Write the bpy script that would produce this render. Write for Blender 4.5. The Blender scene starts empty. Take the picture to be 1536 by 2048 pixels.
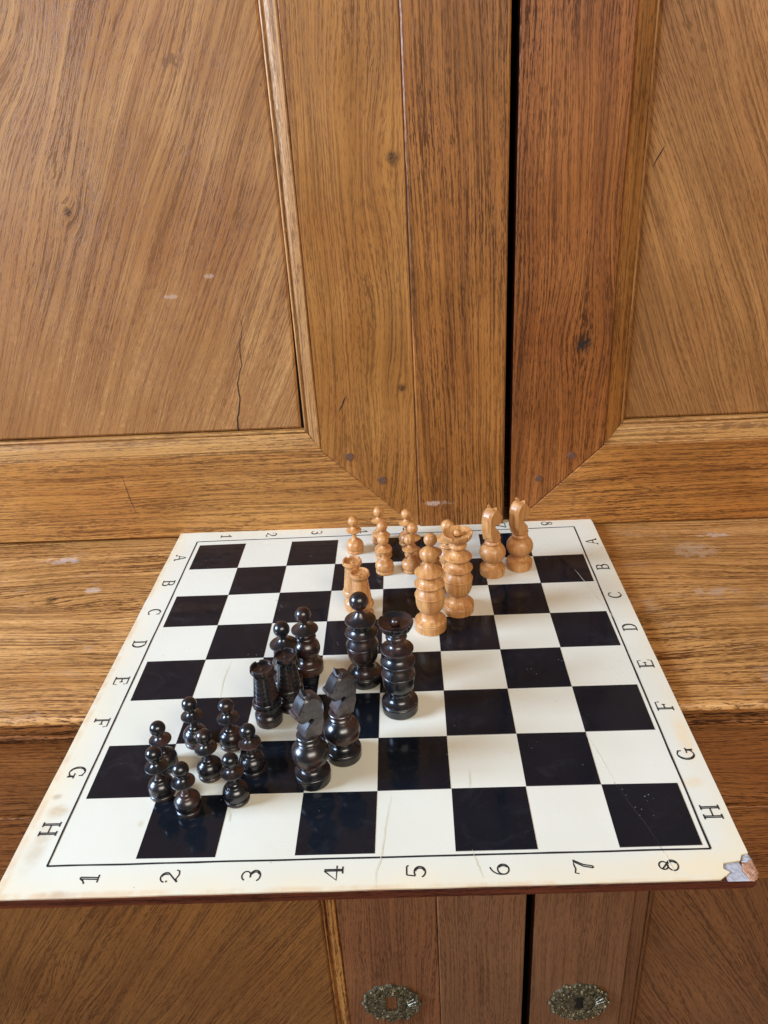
import bpy, bmesh, math, random
from mathutils import Vector, Matrix
from mathutils.geometry import tessellate_polygon
from math import sin, cos, pi, radians
random.seed(7)
S = 0.05                       # one chess square is 5 cm; lengths below are in squares
sc = bpy.context.scene
COL = sc.collection

# ------------------------------------------------------------------ camera
cd = bpy.data.cameras.new('camera'); cam = bpy.data.objects.new('camera', cd); COL.objects.link(cam)
sc.camera = cam
az, pitch, roll = -0.0443930, 0.4739495, -0.0617325
fw = Vector((sin(az)*cos(pitch), cos(az)*cos(pitch), -sin(pitch)))
rt = fw.cross(Vector((0, 0, 1))).normalized(); up = rt.cross(fw)
rt, up = cos(roll)*rt + sin(roll)*up, -sin(roll)*rt + cos(roll)*up
M = Matrix((rt, up, -fw)).transposed().to_4x4()
M.translation = Vector((0.668352, -10.704272, 8.178474)) * S
cam.matrix_world = M
cd.sensor_fit = 'HORIZONTAL'; cd.sensor_width = 36.0; cd.lens = 1571.92 / 1536 * 36
cd.clip_start = 0.01; cd.clip_end = 50
sc.render.resolution_x = 768; sc.render.resolution_y = 1024

# ------------------------------------------------------------------ light: a room lit by windows
w = bpy.data.worlds.new('World'); sc.world = w; w.use_nodes = True
bg = w.node_tree.nodes['Background']
bg.inputs[0].default_value = (1.0, 0.90, 0.79, 1); bg.inputs[1].default_value = 0.13

def area(name, loc, target, sx, sy, power, col):
    l = bpy.data.lights.new(name, 'AREA'); l.shape = 'RECTANGLE'; l.size = sx; l.size_y = sy
    l.energy = power; l.color = col
    o = bpy.data.objects.new(name, l); COL.objects.link(o); o.location = loc
    o.rotation_euler = (Vector(target) - Vector(loc)).to_track_quat('-Z', 'Y').to_euler()
    return o
area('window_light_left', (-2.5, -0.50, 1.15), (0, 0.05, 0.05), 1.0, 0.9, 178, (0.51, 0.70, 1.0))
area('window_light_behind', (0.7, -2.1, 1.75), (0, 0.1, 0.1), 1.8, 0.9, 54, (1.0, 0.93, 0.82))

vs = sc.view_settings
vs.view_transform = 'Standard'; vs.look = 'None'; vs.exposure = 0.16; vs.gamma = 1
vs.use_curve_mapping = False
sc.cycles.max_bounces = 8

# ------------------------------------------------------------------ node helpers
def srgb(r, g, b):
    f = lambda c: (c/255/12.92) if c/255 <= .04045 else ((c/255+.055)/1.055)**2.4
    return (f(r), f(g), f(b), 1)

class NT:
    def __init__(s, name):
        s.m = bpy.data.materials.new(name); s.m.use_nodes = True
        s.t = s.m.node_tree; s.b = s.t.nodes['Principled BSDF']
    def n(s, typ, **kw):
        o = s.t.nodes.new(typ)
        for k, v in kw.items(): setattr(o, k, v)
        return o
    def put(s, sock, v):
        if v is None: return
        if hasattr(v, 'default_value') or hasattr(v, 'is_output'): s.t.links.new(v, sock)
        else: sock.default_value = v
    def ma(s, op, a, b=None, c=None, clamp=False):
        o = s.n('ShaderNodeMath', operation=op, use_clamp=clamp)
        for i, v in enumerate((a, b, c)): s.put(o.inputs[i], v)
        return o.outputs[0]
    def noise(s, vec, scale=1, detail=2, rough=.5, dist=0, out=0):
        o = s.n('ShaderNodeTexNoise'); s.put(o.inputs['Vector'], vec)
        o.inputs['Scale'].default_value = scale; o.inputs['Detail'].default_value = detail
        o.inputs['Roughness'].default_value = rough; o.inputs['Distortion'].default_value = dist
        return o.outputs[out]
    def xyz(s, x, y, z):
        o = s.n('ShaderNodeCombineXYZ'); s.put(o.inputs[0], x); s.put(o.inputs[1], y); s.put(o.inputs[2], z); return o.outputs[0]
    def sep(s, v):
        o = s.n('ShaderNodeSeparateXYZ'); s.put(o.inputs[0], v); return o.outputs
    def ramp(s, f, stops, interp='LINEAR'):
        o = s.n('ShaderNodeValToRGB'); s.put(o.inputs[0], f); e = o.color_ramp; e.interpolation = interp
        while len(e.elements) > 1: e.elements.remove(e.elements[-1])
        e.elements[0].position = stops[0][0]; e.elements[0].color = stops[0][1]
        for p, c in stops[1:]:
            x = e.elements.new(p); x.color = c
        return o.outputs[0]
    def mr(s, v, a, b, c=0., d=1.):
        o = s.n('ShaderNodeMapRange'); s.put(o.inputs[0], v)
        for i, x in zip((1, 2, 3, 4), (a, b, c, d)): s.put(o.inputs[i], x)
        return o.outputs[0]
    def mix(s, f, a, b, mode='MIX'):
        o = s.n('ShaderNodeMix', data_type='RGBA', blend_type=mode)
        s.put(o.inputs[0], f); s.put(o.inputs[6], a); s.put(o.inputs[7], b); return o.outputs[2]
    def bump(s, h, strength, dist, normal=None):
        o = s.n('ShaderNodeBump'); o.inputs['Strength'].default_value = strength; o.inputs['Distance'].default_value = dist
        s.put(o.inputs['Height'], h); s.put(o.inputs['Normal'], normal); return o.outputs[0]

def spot(N, a, b, ka, kb, ra, rb, power=1.0):
    """gaussian blob mask around (ka,kb)"""
    da = N.ma('DIVIDE', N.ma('SUBTRACT', a, ka), ra); db = N.ma('DIVIDE', N.ma('SUBTRACT', b, kb), rb)
    d2 = N.ma('ADD', N.ma('MULTIPLY', da, da), N.ma('MULTIPLY', db, db))
    return N.ma('EXPONENT', N.ma('MULTIPLY', d2, -power))

def oak(name, plane='XZ', angle=0., light=(178, 128, 80), mid=(146, 98, 56), dark=(84, 50, 26), seed=0., knots=(),
        pore=1.0, tone=0.5, rough=.42, bend=1.0, pale=0.0, marks=(), ringf=30, plen=4.6, con=1.0):
    """oiled oak. plane: XZ = across x, along z; ZX = across z, along x; YX = across y, along x"""
    warm = lambda q: (min(255, int(q[0]*1.01)), int(q[1]*.935), int(q[2]*.70))
    light, mid, dark = warm(light), warm(mid), tuple(int(q*f) for q, f in zip(dark, (.66, .50, .35)))
    N = NT(name)
    tc = N.n('ShaderNodeTexCoord').outputs['Object']
    v = N.n('ShaderNodeVectorMath', operation='SCALE'); N.put(v.inputs[0], tc); v.inputs[3].default_value = 1/S
    x, y, z = N.sep(v.outputs[0])
    a, b, c = {'XZ': (x, z, y), 'ZX': (z, x, y), 'YX': (y, x, z)}[plane]
    a0, b0 = a, b
    if angle:
        ca, sa = cos(angle), sin(angle)
        a, b = (N.ma('SUBTRACT', N.ma('MULTIPLY', a, ca), N.ma('MULTIPLY', b, sa)),
                N.ma('ADD', N.ma('MULTIPLY', a, sa), N.ma('MULTIPLY', b, ca)))
    kmask = None
    for ka, kb, kr in knots:
        m = spot(N, a0, b0, ka, kb, kr*3.2, kr*6)
        core = spot(N, a0, b0, ka, kb, kr, kr*1.15)
        # push the grain aside
        off = N.ma('MULTIPLY', N.ma('SUBTRACT', a0, ka), m)
        a = N.ma('SUBTRACT', a, N.ma('MULTIPLY', off, .62))
        kmask = core if kmask is None else N.ma('MAXIMUM', kmask, core)
    # slow wander of the grain
    wv = N.xyz(N.ma('MULTIPLY', a, .55), N.ma('MULTIPLY', b, .13), N.ma('ADD', N.ma('MULTIPLY', c, .5), seed))
    wander = N.ma('SUBTRACT', N.noise(wv, 1, 2, .5), .5)
    a = N.ma('ADD', a, N.ma('MULTIPLY', wander, .75*bend))
    wv2 = N.xyz(N.ma('MULTIPLY', a, 3), N.ma('MULTIPLY', b, 1.1), seed+9)
    a = N.ma('ADD', a, N.ma('MULTIPLY', N.ma('SUBTRACT', N.noise(wv2, 1, 1, .5), .5), .03))
    # growth rings: bands of uneven width
    rings = N.noise(N.xyz(N.ma('MULTIPLY', a, 4.5), N.ma('MULTIPLY', b, .10), N.ma('ADD', c, seed+3)), 1, 4, .62)
    rfine = N.noise(N.xyz(N.ma('MULTIPLY', a, ringf), N.ma('MULTIPLY', b, .35), N.ma('ADD', c, seed+5)), 1, 2, .5)
    # pores: short dark dashes along the grain
    pv = N.xyz(N.ma('MULTIPLY', a, 58), N.ma('MULTIPLY', b, plen), N.ma('ADD', N.ma('MULTIPLY', c, 20), seed))
    pn = N.noise(pv, 1, 2, .62)
    pv2 = N.xyz(N.ma('MULTIPLY', a, 105), N.ma('MULTIPLY', b, plen*1.7), N.ma('ADD', N.ma('MULTIPLY', c, 20), seed+2))
    pn2 = N.noise(pv2, 1, 2, .6)
    big = N.noise(N.xyz(N.ma('MULTIPLY', a0, .5), N.ma('MULTIPLY', b0, .33), seed+20), 1, 3, .6)
    fade = N.mr(N.noise(N.xyz(N.ma('MULTIPLY', a0, .9), N.ma('MULTIPLY', b0, .35), seed+31), 1, 3, .55), .35, .65, .6, 1.1)
    thr = N.ma('ADD', N.mr(rfine, .36, .64, .13, -.09), .50)
    p1 = N.mr(N.ma('SUBTRACT', pn, thr), .0, .07, 0, 1)
    p2 = N.mr(pn2, .54, .66, 0, .6)
    pores = N.ma('MULTIPLY', N.ma('MULTIPLY', N.ma('MAXIMUM', p1, p2), fade), pore, clamp=True)
    tonef = N.ma('ADD', N.ma('ADD', N.mr(rings, .32, .68, -.20*con, .20*con), N.mr(rfine, .3, .7, .12*con, -.12*con)),
                 N.ma('ADD', N.mr(big, .3, .7, -.16*con, .16*con), tone), clamp=True)
    col = N.ramp(tonef, [(0, srgb(*[int(q*.80) for q in mid])), (.38, srgb(*mid)), (.75, srgb(*light)),
                         (1, srgb(min(255, light[0]+16), min(255, light[1]+16), min(255, light[2]+14)))])
    hue = N.noise(N.xyz(N.ma('MULTIPLY', a0, .8), N.ma('MULTIPLY', b0, .45), seed+50), 1, 2, .5)
    col = N.mix(N.mr(hue, .45, .72, 0, .26), col, srgb(int(mid[0]*1.0), int(mid[1]*.86), int(mid[2]*.68)))
    col = N.mix(N.mr(rfine, .47, .66, 0, .30*pore), col, srgb(*[int((m_+d_)/2) for m_, d_ in zip(mid, dark)]))
    col = N.mix(N.ma('MULTIPLY', pores, .88), col, srgb(*dark))
    if pale:
        pm = N.noise(N.xyz(N.ma('MULTIPLY', a0, 2.2), N.ma('MULTIPLY', b0, 1.1), seed+70), 1, 3, .6, .6)
        col = N.mix(N.mr(pm, .60, .72, 0, pale), col, srgb(196, 170, 148))
    for ma_, mb_, ra_, rb_, c_, amt in marks:
        nz = N.noise(N.xyz(N.ma('MULTIPLY', a0, 7), N.ma('MULTIPLY', b0, 7), seed+80), 1, 3, .6)
        mm = N.ma('MULTIPLY', spot(N, a0, b0, ma_, mb_, ra_, rb_), N.mr(nz, .35, .6, .25, 1))
        col = N.mix(N.ma('MULTIPLY', N.mr(mm, .25, .6, 0, 1), amt), col, srgb(*c_))
    if kmask is not None:
        kn = N.noise(N.xyz(N.ma('MULTIPLY', a0, 14), N.ma('MULTIPLY', b0, 20), seed), 1, 4, .7, 2.0)
        kk = N.ma('MULTIPLY', kmask, N.mr(kn, .35, .6, .25, 1.15), clamp=True)
        col = N.mix(N.mr(kk, .10, .7, 0, .85), col, srgb(48, 28, 17))
    # dents and specks
    sp = N.n('ShaderNodeTexVoronoi'); N.put(sp.inputs['Vector'], N.xyz(N.ma('MULTIPLY', a0, 1.7), N.ma('MULTIPLY', b0, 1.1), seed)); sp.inputs['Scale'].default_value = 1
    spk = N.mr(sp.outputs['Distance'], .012, .03, 1, 0)
    col = N.mix(N.ma('MULTIPLY', spk, .75), col, srgb(45, 25, 14))
    N.put(N.b.inputs['Base Color'], col)
    rg = N.ma('ADD', N.mr(big, .3, .7, rough-.06, rough+.08), N.ma('MULTIPLY', pores, .15))
    N.put(N.b.inputs['Roughness'], rg)
    N.put(N.b.inputs['Specular IOR Level'], N.mr(pores, 0, 1, .42, .12))
    h = N.ma('SUBTRACT', N.ma('MULTIPLY', rfine, .25), N.ma('ADD', N.ma('MULTIPLY', pores, .8), N.ma('MULTIPLY', pn2, .18)))
    h2 = N.ma('ADD', h, N.ma('MULTIPLY', rings, .6))
    N.put(N.b.inputs['Normal'], N.bump(h2, .55, .00038))
    return N.m

def plain(name, col, rough=.5, metal=0., bumpamt=0., nscale=300, var=.12):
    N = NT(name); tc = N.n('ShaderNodeTexCoord').outputs['Object']
    nz = N.noise(tc, nscale, 3, .6)
    c1 = tuple(min(1, q*(1-var)) for q in col[:3])+(1,); c2 = tuple(min(1, q*(1+var)) for q in col[:3])+(1,)
    N.put(N.b.inputs['Base Color'], N.mix(N.mr(nz, .3, .7), c1, c2))
    N.b.inputs['Roughness'].default_value = rough; N.b.inputs['Metallic'].default_value = metal
    if bumpamt: N.put(N.b.inputs['Normal'], N.bump(nz, bumpamt, .0004))
    return N.m

# ------------------------------------------------------------------ object helpers
def link(name, me, mat, parent=None, smooth=False, auto=None):
    o = bpy.data.objects.new(name, me); COL.objects.link(o)
    if mat is not None:
        me.materials.clear(); me.materials.append(mat)
    if parent is not None: o.parent = parent
    if smooth or auto:
        for p in me.polygons: p.use_smooth = True
        if auto: me.set_sharp_from_angle(angle=radians(auto))
    return o
def bm_obj(name, bm, mat, parent=None, smooth=False, auto=None):
    bmesh.ops.recalc_face_normals(bm, faces=bm.faces)
    me = bpy.data.meshes.new(name); bm.to_mesh(me); bm.free()
    return link(name, me, mat, parent, smooth, auto)
def thing(name, label, cat, loc=(0, 0, 0), rz=0., group=None):
    o = bpy.data.objects.new(name, None); COL.objects.link(o); o.empty_display_size = .01
    o.location = Vector(loc)*S; o.rotation_euler = (0, 0, rz)
    o['label'] = label; o['category'] = cat
    if group: o['group'] = group
    return o

def inset(poly, d):
    """inset a convex ccw polygon by d"""
    n = len(poly); out = []
    for i in range(n):
        p0, p1, p2 = Vector(poly[i-1]), Vector(poly[i]), Vector(poly[(i+1) % n])
        e1 = (p1-p0).normalized(); e2 = (p2-p1).normalized()
        n1 = Vector((-e1.y, e1.x)); n2 = Vector((-e2.y, e2.x))
        b = (n1+n2); b = b/max(.3, (b.dot(n1)))
        out.append(p1+b*d)
    return out
def ccw(poly):
    a = sum(poly[i-1][0]*poly[i][1]-poly[i][0]*poly[i-1][1] for i in range(len(poly)))
    return list(poly) if a > 0 else list(poly)[::-1]

def plank(bm, poly, y0, y1, ch=.02):
    """polygon in (x,z), front face at y0 (towards the viewer, smaller y), back at y1, chamfered front edge"""
    poly = ccw(poly); ins = inset(poly, ch); n = len(poly)
    F = [bm.verts.new((p[0]*S, y0*S, p[1]*S)) for p in ins]
    m = [bm.verts.new((p[0]*S, (y0+ch*.7)*S, p[1]*S)) for p in poly]
    B = [bm.verts.new((p[0]*S, y1*S, p[1]*S)) for p in poly]
    bm.faces.new(F); bm.faces.new(B[::-1])
    for i in range(n):
        j = (i+1) % n
        bm.faces.new((F[i], F[j], m[j], m[i])); bm.faces.new((m[i], m[j], B[j], B[i]))

def prof_strip(bm, prof, p0, p1, d, cut0=0, cut1=0, n=1):
    """extrude a profile [(u,y)] from p0 to p1 in the xz plane; u runs along direction d (in-plane); cut = how far each end
    shifts per unit of u (mitres)"""
    p0 = Vector(p0); p1 = Vector(p1); d = Vector(d).normalized(); t = (p1-p0).normalized()
    rows = []
    for k in range(n+1):
        row = []
        for u, y in prof:
            a = p0 + t*cut0*u; b = p1 - t*cut1*u
            q = a.lerp(b, k/n) + d*u
            row.append(bm.verts.new((q.x*S, y*S, q.y*S)))
        rows.append(row)
    for k in range(n):
        for i in range(len(prof)-1):
            bm.faces.new((rows[k][i], rows[k][i+1], rows[k+1][i+1], rows[k+1][i]))

def box(bm, x0, x1, y0, y1, z0, z1):
    v = [bm.verts.new((x*S, y*S, z*S)) for x in (x0, x1) for y in (y0, y1) for z in (z0, z1)]
    for f in ((0, 1, 3, 2), (4, 6, 7, 5), (0, 4, 5, 1), (2, 3, 7, 6), (0, 2, 6, 4), (1, 5, 7, 3)):
        bm.faces.new([v[i] for i in f])

# ------------------------------------------------------------------ the cupboard
Zs = -0.155                    # top of the ledge
A = radians(-0.7)
cup = thing('wooden_cupboard', 'large brown oak cupboard with panelled doors and a ledge carrying the chess board', 'cupboard',
            (0, 4.525, 0), A)

M_panelL = oak('oak_panel_left', 'XZ', radians(26), (182, 141, 110), (154, 112, 83), (100, 70, 54), 1.3, knots=((-5.55, 6.77, .08), (-6.4, 9.95, .25)),
               pore=.5, tone=.52, rough=.44, bend=1.0, marks=((-7, 2.6, 6.5, 3.2, (152, 101, 54), .5), (-3.2, 9.1, .22, .14, (120, 78, 46), .8), (-3.9, 5.15, .16, .05, (200, 172, 150), .45), (-3.1, 5.5, .10, .05, (200, 172, 150), .45)))
M_panelR = oak('oak_panel_right', 'XZ', radians(-22), (170, 126, 92), (142, 102, 72), (92, 64, 50), 7.7, knots=(), pore=.5, tone=.52, bend=1.0)
M_stile = oak('oak_stile', 'XZ', radians(2), (172, 124, 77), (146, 101, 58), (92, 56, 32), 2.1,
              knots=((.52, 7.39, .10), (.50, 3.15, .08)), pore=.55, tone=.55, bend=1.5)
M_post = oak('oak_closing_strip', 'XZ', radians(-1), (170, 116, 66), (138, 90, 48), (62, 35, 17), 4.4, pore=.75, tone=.45, bend=.5,
             marks=((1.15, .55, .35, .07, (190, 160, 140), .7),))
M_stileR = oak('oak_stile_right', 'XZ', radians(1), (166, 108, 60), (134, 82, 42), (52, 28, 14), 5.9,
               knots=((4.08, 3.89, .17),), pore=.75, tone=.42, bend=.7)
M_rail = oak('oak_rail', 'ZX', 0, (194, 146, 98), (166, 118, 74), (92, 58, 32), 3.3, pore=.7, tone=.58, bend=.6)
M_railR = oak('oak_rail_right', 'ZX', 0, (182, 128, 76), (152, 102, 56), (76, 46, 24), 8.3, pore=.75, tone=.5, bend=.6)
M_mouldV = oak('oak_moulding_upright', 'XZ', 0, (182, 142, 110), (150, 110, 78), (88, 58, 38), 6.1, pore=.6, tone=.6, bend=.3)
M_mouldH = oak('oak_moulding_level', 'ZX', 0, (192, 150, 112), (164, 122, 84), (92, 60, 38), 6.6, pore=.7, tone=.6, bend=.3)
M_mouldR = oak('oak_moulding_right', 'XZ', 0, (182, 130, 84), (152, 106, 64), (80, 50, 26), 6.9, pore=.6, tone=.5, bend=.3)
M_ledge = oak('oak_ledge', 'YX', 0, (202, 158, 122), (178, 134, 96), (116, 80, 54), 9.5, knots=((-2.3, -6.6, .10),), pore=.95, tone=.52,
              bend=1.2, pale=.18, rough=.36, con=1.5,
              marks=((-.75, -7.0, .16, .55, (205, 188, 180), .45), (-2.0, -5.9, .12, .2, (200, 175, 155), .6), (-4.9, -7.1, .2, .3, (205, 178, 160), .5),
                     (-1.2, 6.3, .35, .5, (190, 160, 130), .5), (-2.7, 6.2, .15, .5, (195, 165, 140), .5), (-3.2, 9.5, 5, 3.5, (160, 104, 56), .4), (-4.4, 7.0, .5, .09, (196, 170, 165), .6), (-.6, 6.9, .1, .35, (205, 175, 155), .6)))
M_edge = oak('oak_ledge_edge', 'ZX', 0, (186, 128, 82), (154, 102, 62), (76, 46, 26), 10.1, pore=1.3, tone=.4, bend=1.0)
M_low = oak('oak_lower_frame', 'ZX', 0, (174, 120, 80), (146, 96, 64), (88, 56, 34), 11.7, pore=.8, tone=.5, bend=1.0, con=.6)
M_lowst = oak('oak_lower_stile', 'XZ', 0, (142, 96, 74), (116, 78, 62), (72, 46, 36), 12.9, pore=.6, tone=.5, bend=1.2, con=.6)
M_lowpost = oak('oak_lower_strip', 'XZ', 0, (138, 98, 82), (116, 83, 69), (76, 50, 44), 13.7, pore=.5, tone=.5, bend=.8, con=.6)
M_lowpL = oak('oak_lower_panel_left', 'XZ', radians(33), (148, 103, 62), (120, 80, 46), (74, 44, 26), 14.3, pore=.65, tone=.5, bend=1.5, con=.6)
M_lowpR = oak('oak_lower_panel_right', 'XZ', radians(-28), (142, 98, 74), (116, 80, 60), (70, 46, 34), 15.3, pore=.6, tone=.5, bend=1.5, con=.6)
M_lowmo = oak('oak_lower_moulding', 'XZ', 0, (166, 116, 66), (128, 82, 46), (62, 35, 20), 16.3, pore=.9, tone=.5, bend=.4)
M_dark = plain('dark_inside', (.012, .009, .007, 1), .9)
M_peg = plain('peg_endgrain', srgb(96, 64, 44), .6, bumpamt=.6, nscale=900, var=.35)
M_crack = plain('crack_shadow', (.012, .008, .006, 1), .9)

# carcass behind the doors
bm = bmesh.new()
box(bm, -13.4, -13.0, .45, 8, -.16, 21); box(bm, 13.0, 13.4, .45, 8, -.16, 21)
box(bm, -13.0, 13.0, 7.6, 8, -.16, 21); box(bm, -13.0, 13.0, .45, 7.6, 20.6, 21)
bm_obj('carcass', bm, M_dark, cup)
bm = bmesh.new()
box(bm, -13.4, -13.0, -5.1, 8, -16, -.6); box(bm, 13.0, 13.4, -5.1, 8, -16, -.6)
box(bm, -13.0, 13.0, 7.6, 8, -16, -.6); box(bm, -13.0, 13.0, -5.1, 7.6, -16, -15.6)
bm_obj('carcass', bm, M_dark, cup)

# moulding profile, u from the outer edge of the moulding inward to the panel
def mprof(wd, deep):
    return [(0, .0), (.0, .055), (.012, .062), (.024, .050), (.045, .044), (wd*.5, deep*.62), (wd-.085, deep), (wd-.075, deep+.014), (wd-.062, deep+.014), (wd-.052, deep-.012), (wd-.03, deep-.022), (wd-.008, deep-.008), (wd, deep+.02), (wd, deep+.16)]

def door(side, y0, xs, xm, xp, xe, zb, zr, zl, zt, mats, post=None, label=''):
    """side -1: the panel lies to the left of the stile. xs outer stile edge, xm inner stile edge, xp lip of the moulding,
    xe far end of the door; zb bottom, zr top of rail, zl lip, zt top of the door"""
    mst, mra, mmv, mmh, mpa = mats
    sw = abs(xm-xs)
    g = .008
    bm = bmesh.new()
    a, b = sorted((xs - side*0 + side*.12, xe)); box(bm, a, b, y0+.40, y0+.44, zb+.05, zt-.05)
    d = bm_obj('door', bm, M_dark, cup); d['label'] = label
    def P(name, poly, mat, yy=0., ch=.02, th=.38):
        bm = bmesh.new(); plank(bm, poly, y0+yy, y0+th, ch); return bm_obj(name, bm, mat, d)
    far = xe - side*sw
    P('stile', [(xs, zb), (xm, zr), (xm, zt-sw), (xs, zt)], mst)
    P('stile', [(xe, zb), (far, zr), (far, zt-sw), (xe, zt)], mst)
    P('rail', [(xs+side*g*1.5, zb), (xm+side*g, zr-g*.4), (far-side*g, zr-g*.4), (xe-side*g, zb)], mra, yy=.004)
    P('rail', [(xs+side*g, zt), (xm+side*g, zt-sw+g), (far-side*g, zt-sw+g), (xe-side*g, zt)], mra, yy=.004)
    wd = abs(xp-xm); hd = zl-zr
    # mouldings (mitred into each other)
    bm = bmesh.new(); prof_strip(bm, mprof(wd, .13), (xm, y0*0+zr), (xm, zt-sw), (side, 0), hd/wd, 1, 40)
    for v in bm.verts: v.co.y += y0*S
    bm_obj('moulding', bm, mmv, d)
    bm = bmesh.new(); prof_strip(bm, mprof(hd, .12), (xm+side*.004, zr), (far, zr), (0, 1), wd/hd, 1, 40)
    for v in bm.verts: v.co.y += y0*S
    bm_obj('moulding', bm, mmh, d)
    # panel, raised field a little in from the edge
    bm = bmesh.new()
    pg = .075 if side < 0 else .012
    a = xp + side*pg; b = far - side*.05
    z0 = zl+.03; z1 = zt-sw-.05
    poly = ccw([(a, z0), (b, z0), (b, z1), (a, z1)])
    if side < 0: poly = ccw([(a, z0), (b, z0), (b, z1), (xp-.012, z1), (xp-.014, z0+3.4)])
    plank(bm, poly, y0+.165, y0+.30, .045)
    bm_obj('panel', bm, mpa, d)
    return d

dl = door(-1, 0, .745, -1.245, -1.575, -13, -.085, 1.86, 2.29, 20.5, (M_stile, M_rail, M_mouldV, M_mouldH, M_panelL),
          label='upper left door with a mitred frame and slanting grain in its panel')
dr = door(1, 0, 2.725, 4.635, 5.02, 13, -.11, 1.74, 2.20, 20.5, (M_stileR, M_railR, M_mouldR, M_mouldH, M_panelR),
          label='upper right door with a knot in its dark stile')
bm = bmesh.new(); plank(bm, [(.757, -.125), (2.575, -.125), (2.575, 20.5), (.757, 20.5)], -.05, .38, .03)
o = bm_obj('closing_strip', bm, M_post, dl)

def peg(x, z, r, y0, par, ang):
    bm = bmesh.new(); n = 14
    top = []; low = []
    for k in range(n):
        t = 2*pi*k/n; rr = r*(1+.08*sin(3*t+ang)+random.uniform(-.03, .03))
        low.append(bm.verts.new(((x+rr*cos(t))*S, (y0+.01)*S, (z+rr*sin(t))*S)))
        top.append(bm.verts.new(((x+rr*.88*cos(t))*S, (y0-.014)*S, (z+rr*.88*sin(t))*S)))
    bm.faces.new(top)
    for k in range(n): bm.faces.new((low[k], low[(k+1) % n], top[(k+1) % n], top[k]))
    # saw kerf marks
    bm_obj('peg', bm, M_peg, par)
for x, z, r in ((-.663, 1.69, .098), (0, 1.116, .098)): peg(x, z, r, 0, dl, x)
for x, z, r in ((3.976, 1.526, .088), (3.31, 1.025, .078)): peg(x, z, r, 0, dr, x)

def crackline(name, pts, widths, y, mat, par, zaxis=False):
    """thin dark split drawn as a ribbon; pts in the face plane"""
    bm = bmesh.new(); L = []; Rr = []
    for i, (p, wd) in enumerate(zip(pts, widths)):
        q0 = Vector(pts[max(0, i-1)]); q1 = Vector(pts[min(len(pts)-1, i+1)]); t = (q1-q0).normalized(); nn = Vector((-t.y, t.x))
        for lst, s_ in ((L, 1), (Rr, -1)):
            q = Vector(p)+nn*wd*.5*s_
            lst.append(bm.verts.new((q.x*S, q.y*S, y*S) if zaxis else (q.x*S, y*S, q.y*S)))
    for i in range(len(pts)-1): bm.faces.new((L[i], L[i+1], Rr[i+1], Rr[i]))
    return bm_obj(name, bm, mat, par)
cp = []; n = 26
for i in range(n):
    t = i/(n-1); z = 4.65 + (2.33-4.65)*t; x = -2.60 + (-2.93+2.60)*t + .02*sin(t*19)+random.uniform(-.012, .012)
    if t > .42: x -= .035
    cp.append((x, z))
crackline('crack', cp, [.006+.026*(i/(n-1)) for i in range(n)], .162, M_crack, dl)
crackline('crack', [(-.76, 2.86), (-.72, 2.74), (-.70, 2.68), (-.64, 2.62), (-.60, 2.60)][::-1] and [(-.64, 3.02), (-.68, 2.95), (-.72, 2.85), (-.78, 2.76), (-.80, 2.70)],
          [.008, .03, .022, .02, .006], -.003, M_crack, dl)
crackline('crack', [(5.32, 7.32), (5.27, 7.22), (5.2, 7.10), (5.15, 6.98)], [.006, .022, .02, .006], .162, M_crack, dr)
crackline('crack', [(4.22, 3.98), (4.12, 3.92), (4.02, 3.84), (3.96, 3.78)], [.012, .06, .06, .012], -.003, M_crack, dr)
crackline('crack', [(-5.6, 1.45), (-5.56, 1.1), (-5.53, .85), (-5.46, .55)], [.004, .014, .014, .004], -.0035, M_crack, dl)

# ledge with a worn front edge
YL = -5.80
bm = bmesh.new()
prof = [(7.7, Zs), (3.0, Zs), (-4.0, Zs), (-5.2, Zs), (-5.6, Zs), (-5.70, Zs-.004), (-5.755, Zs-.018), (-5.785, Zs-.05), (YL, Zs-.10)]
nx = 260; rows = []
from mathutils import noise as mnoise
for i in range(nx+1):
    x = -13.4 + 26.8*i/nx
    w1 = mnoise.noise(Vector((x*1.3, 0, 0)))*.035 + mnoise.noise(Vector((x*5, 3, 0)))*.014
    row = []
    for j, (y, z) in enumerate(prof):
        f = max(0, (j-4)/4)
        row.append(bm.verts.new((x*S, (y + w1*f)*S, (z - abs(w1)*f*.5)*S)))
    rows.append(row)
for i in range(nx):
    for j in range(len(prof)-1): bm.faces.new((rows[i][j], rows[i][j+1], rows[i+1][j+1], rows[i+1][j]))
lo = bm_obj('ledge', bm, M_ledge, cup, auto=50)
bm = bmesh.new()
prof = [(YL, Zs-.10), (YL+.004, Zs-.2), (YL+.01, Zs-.32), (YL+.03, Zs-.345), (YL+.012, Zs-.37), (YL+.02, Zs-.50), (YL+.06, Zs-.545), (-5.2, Zs-.55)]
rows = []
for i in range(nx+1):
    x = -13.4 + 26.8*i/nx
    w1 = mnoise.noise(Vector((x*1.3, 0, 0)))*.035 + mnoise.noise(Vector((x*5, 3, 0)))*.014
    row = []
    for j, (y, z) in enumerate(prof):
        f = 1 if j == 0 else (.6 if j < 3 else .2)
        row.append(bm.verts.new((x*S, (y + w1*f)*S, (z - (abs(w1)*.5 if j == 0 else 0) + (mnoise.noise(Vector((x*.9, 7, 0)))*.05 if j in (2, 3, 4) else 0))*S)))
    rows.append(row)
for i in range(nx):
    for j in range(len(prof)-1): bm.faces.new((rows[i][j], rows[i][j+1], rows[i+1][j+1], rows[i+1][j]))
bm_obj('ledge_edge', bm, M_edge, cup, auto=50)
bm = bmesh.new(); plank(bm, [(-13.4, -2.48), (13.4, -2.48), (13.4, -.60), (-13.4, -.60)], -5.60, -5.2, .02)
bm_obj('frame_rail', bm, M_low, cup)

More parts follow.
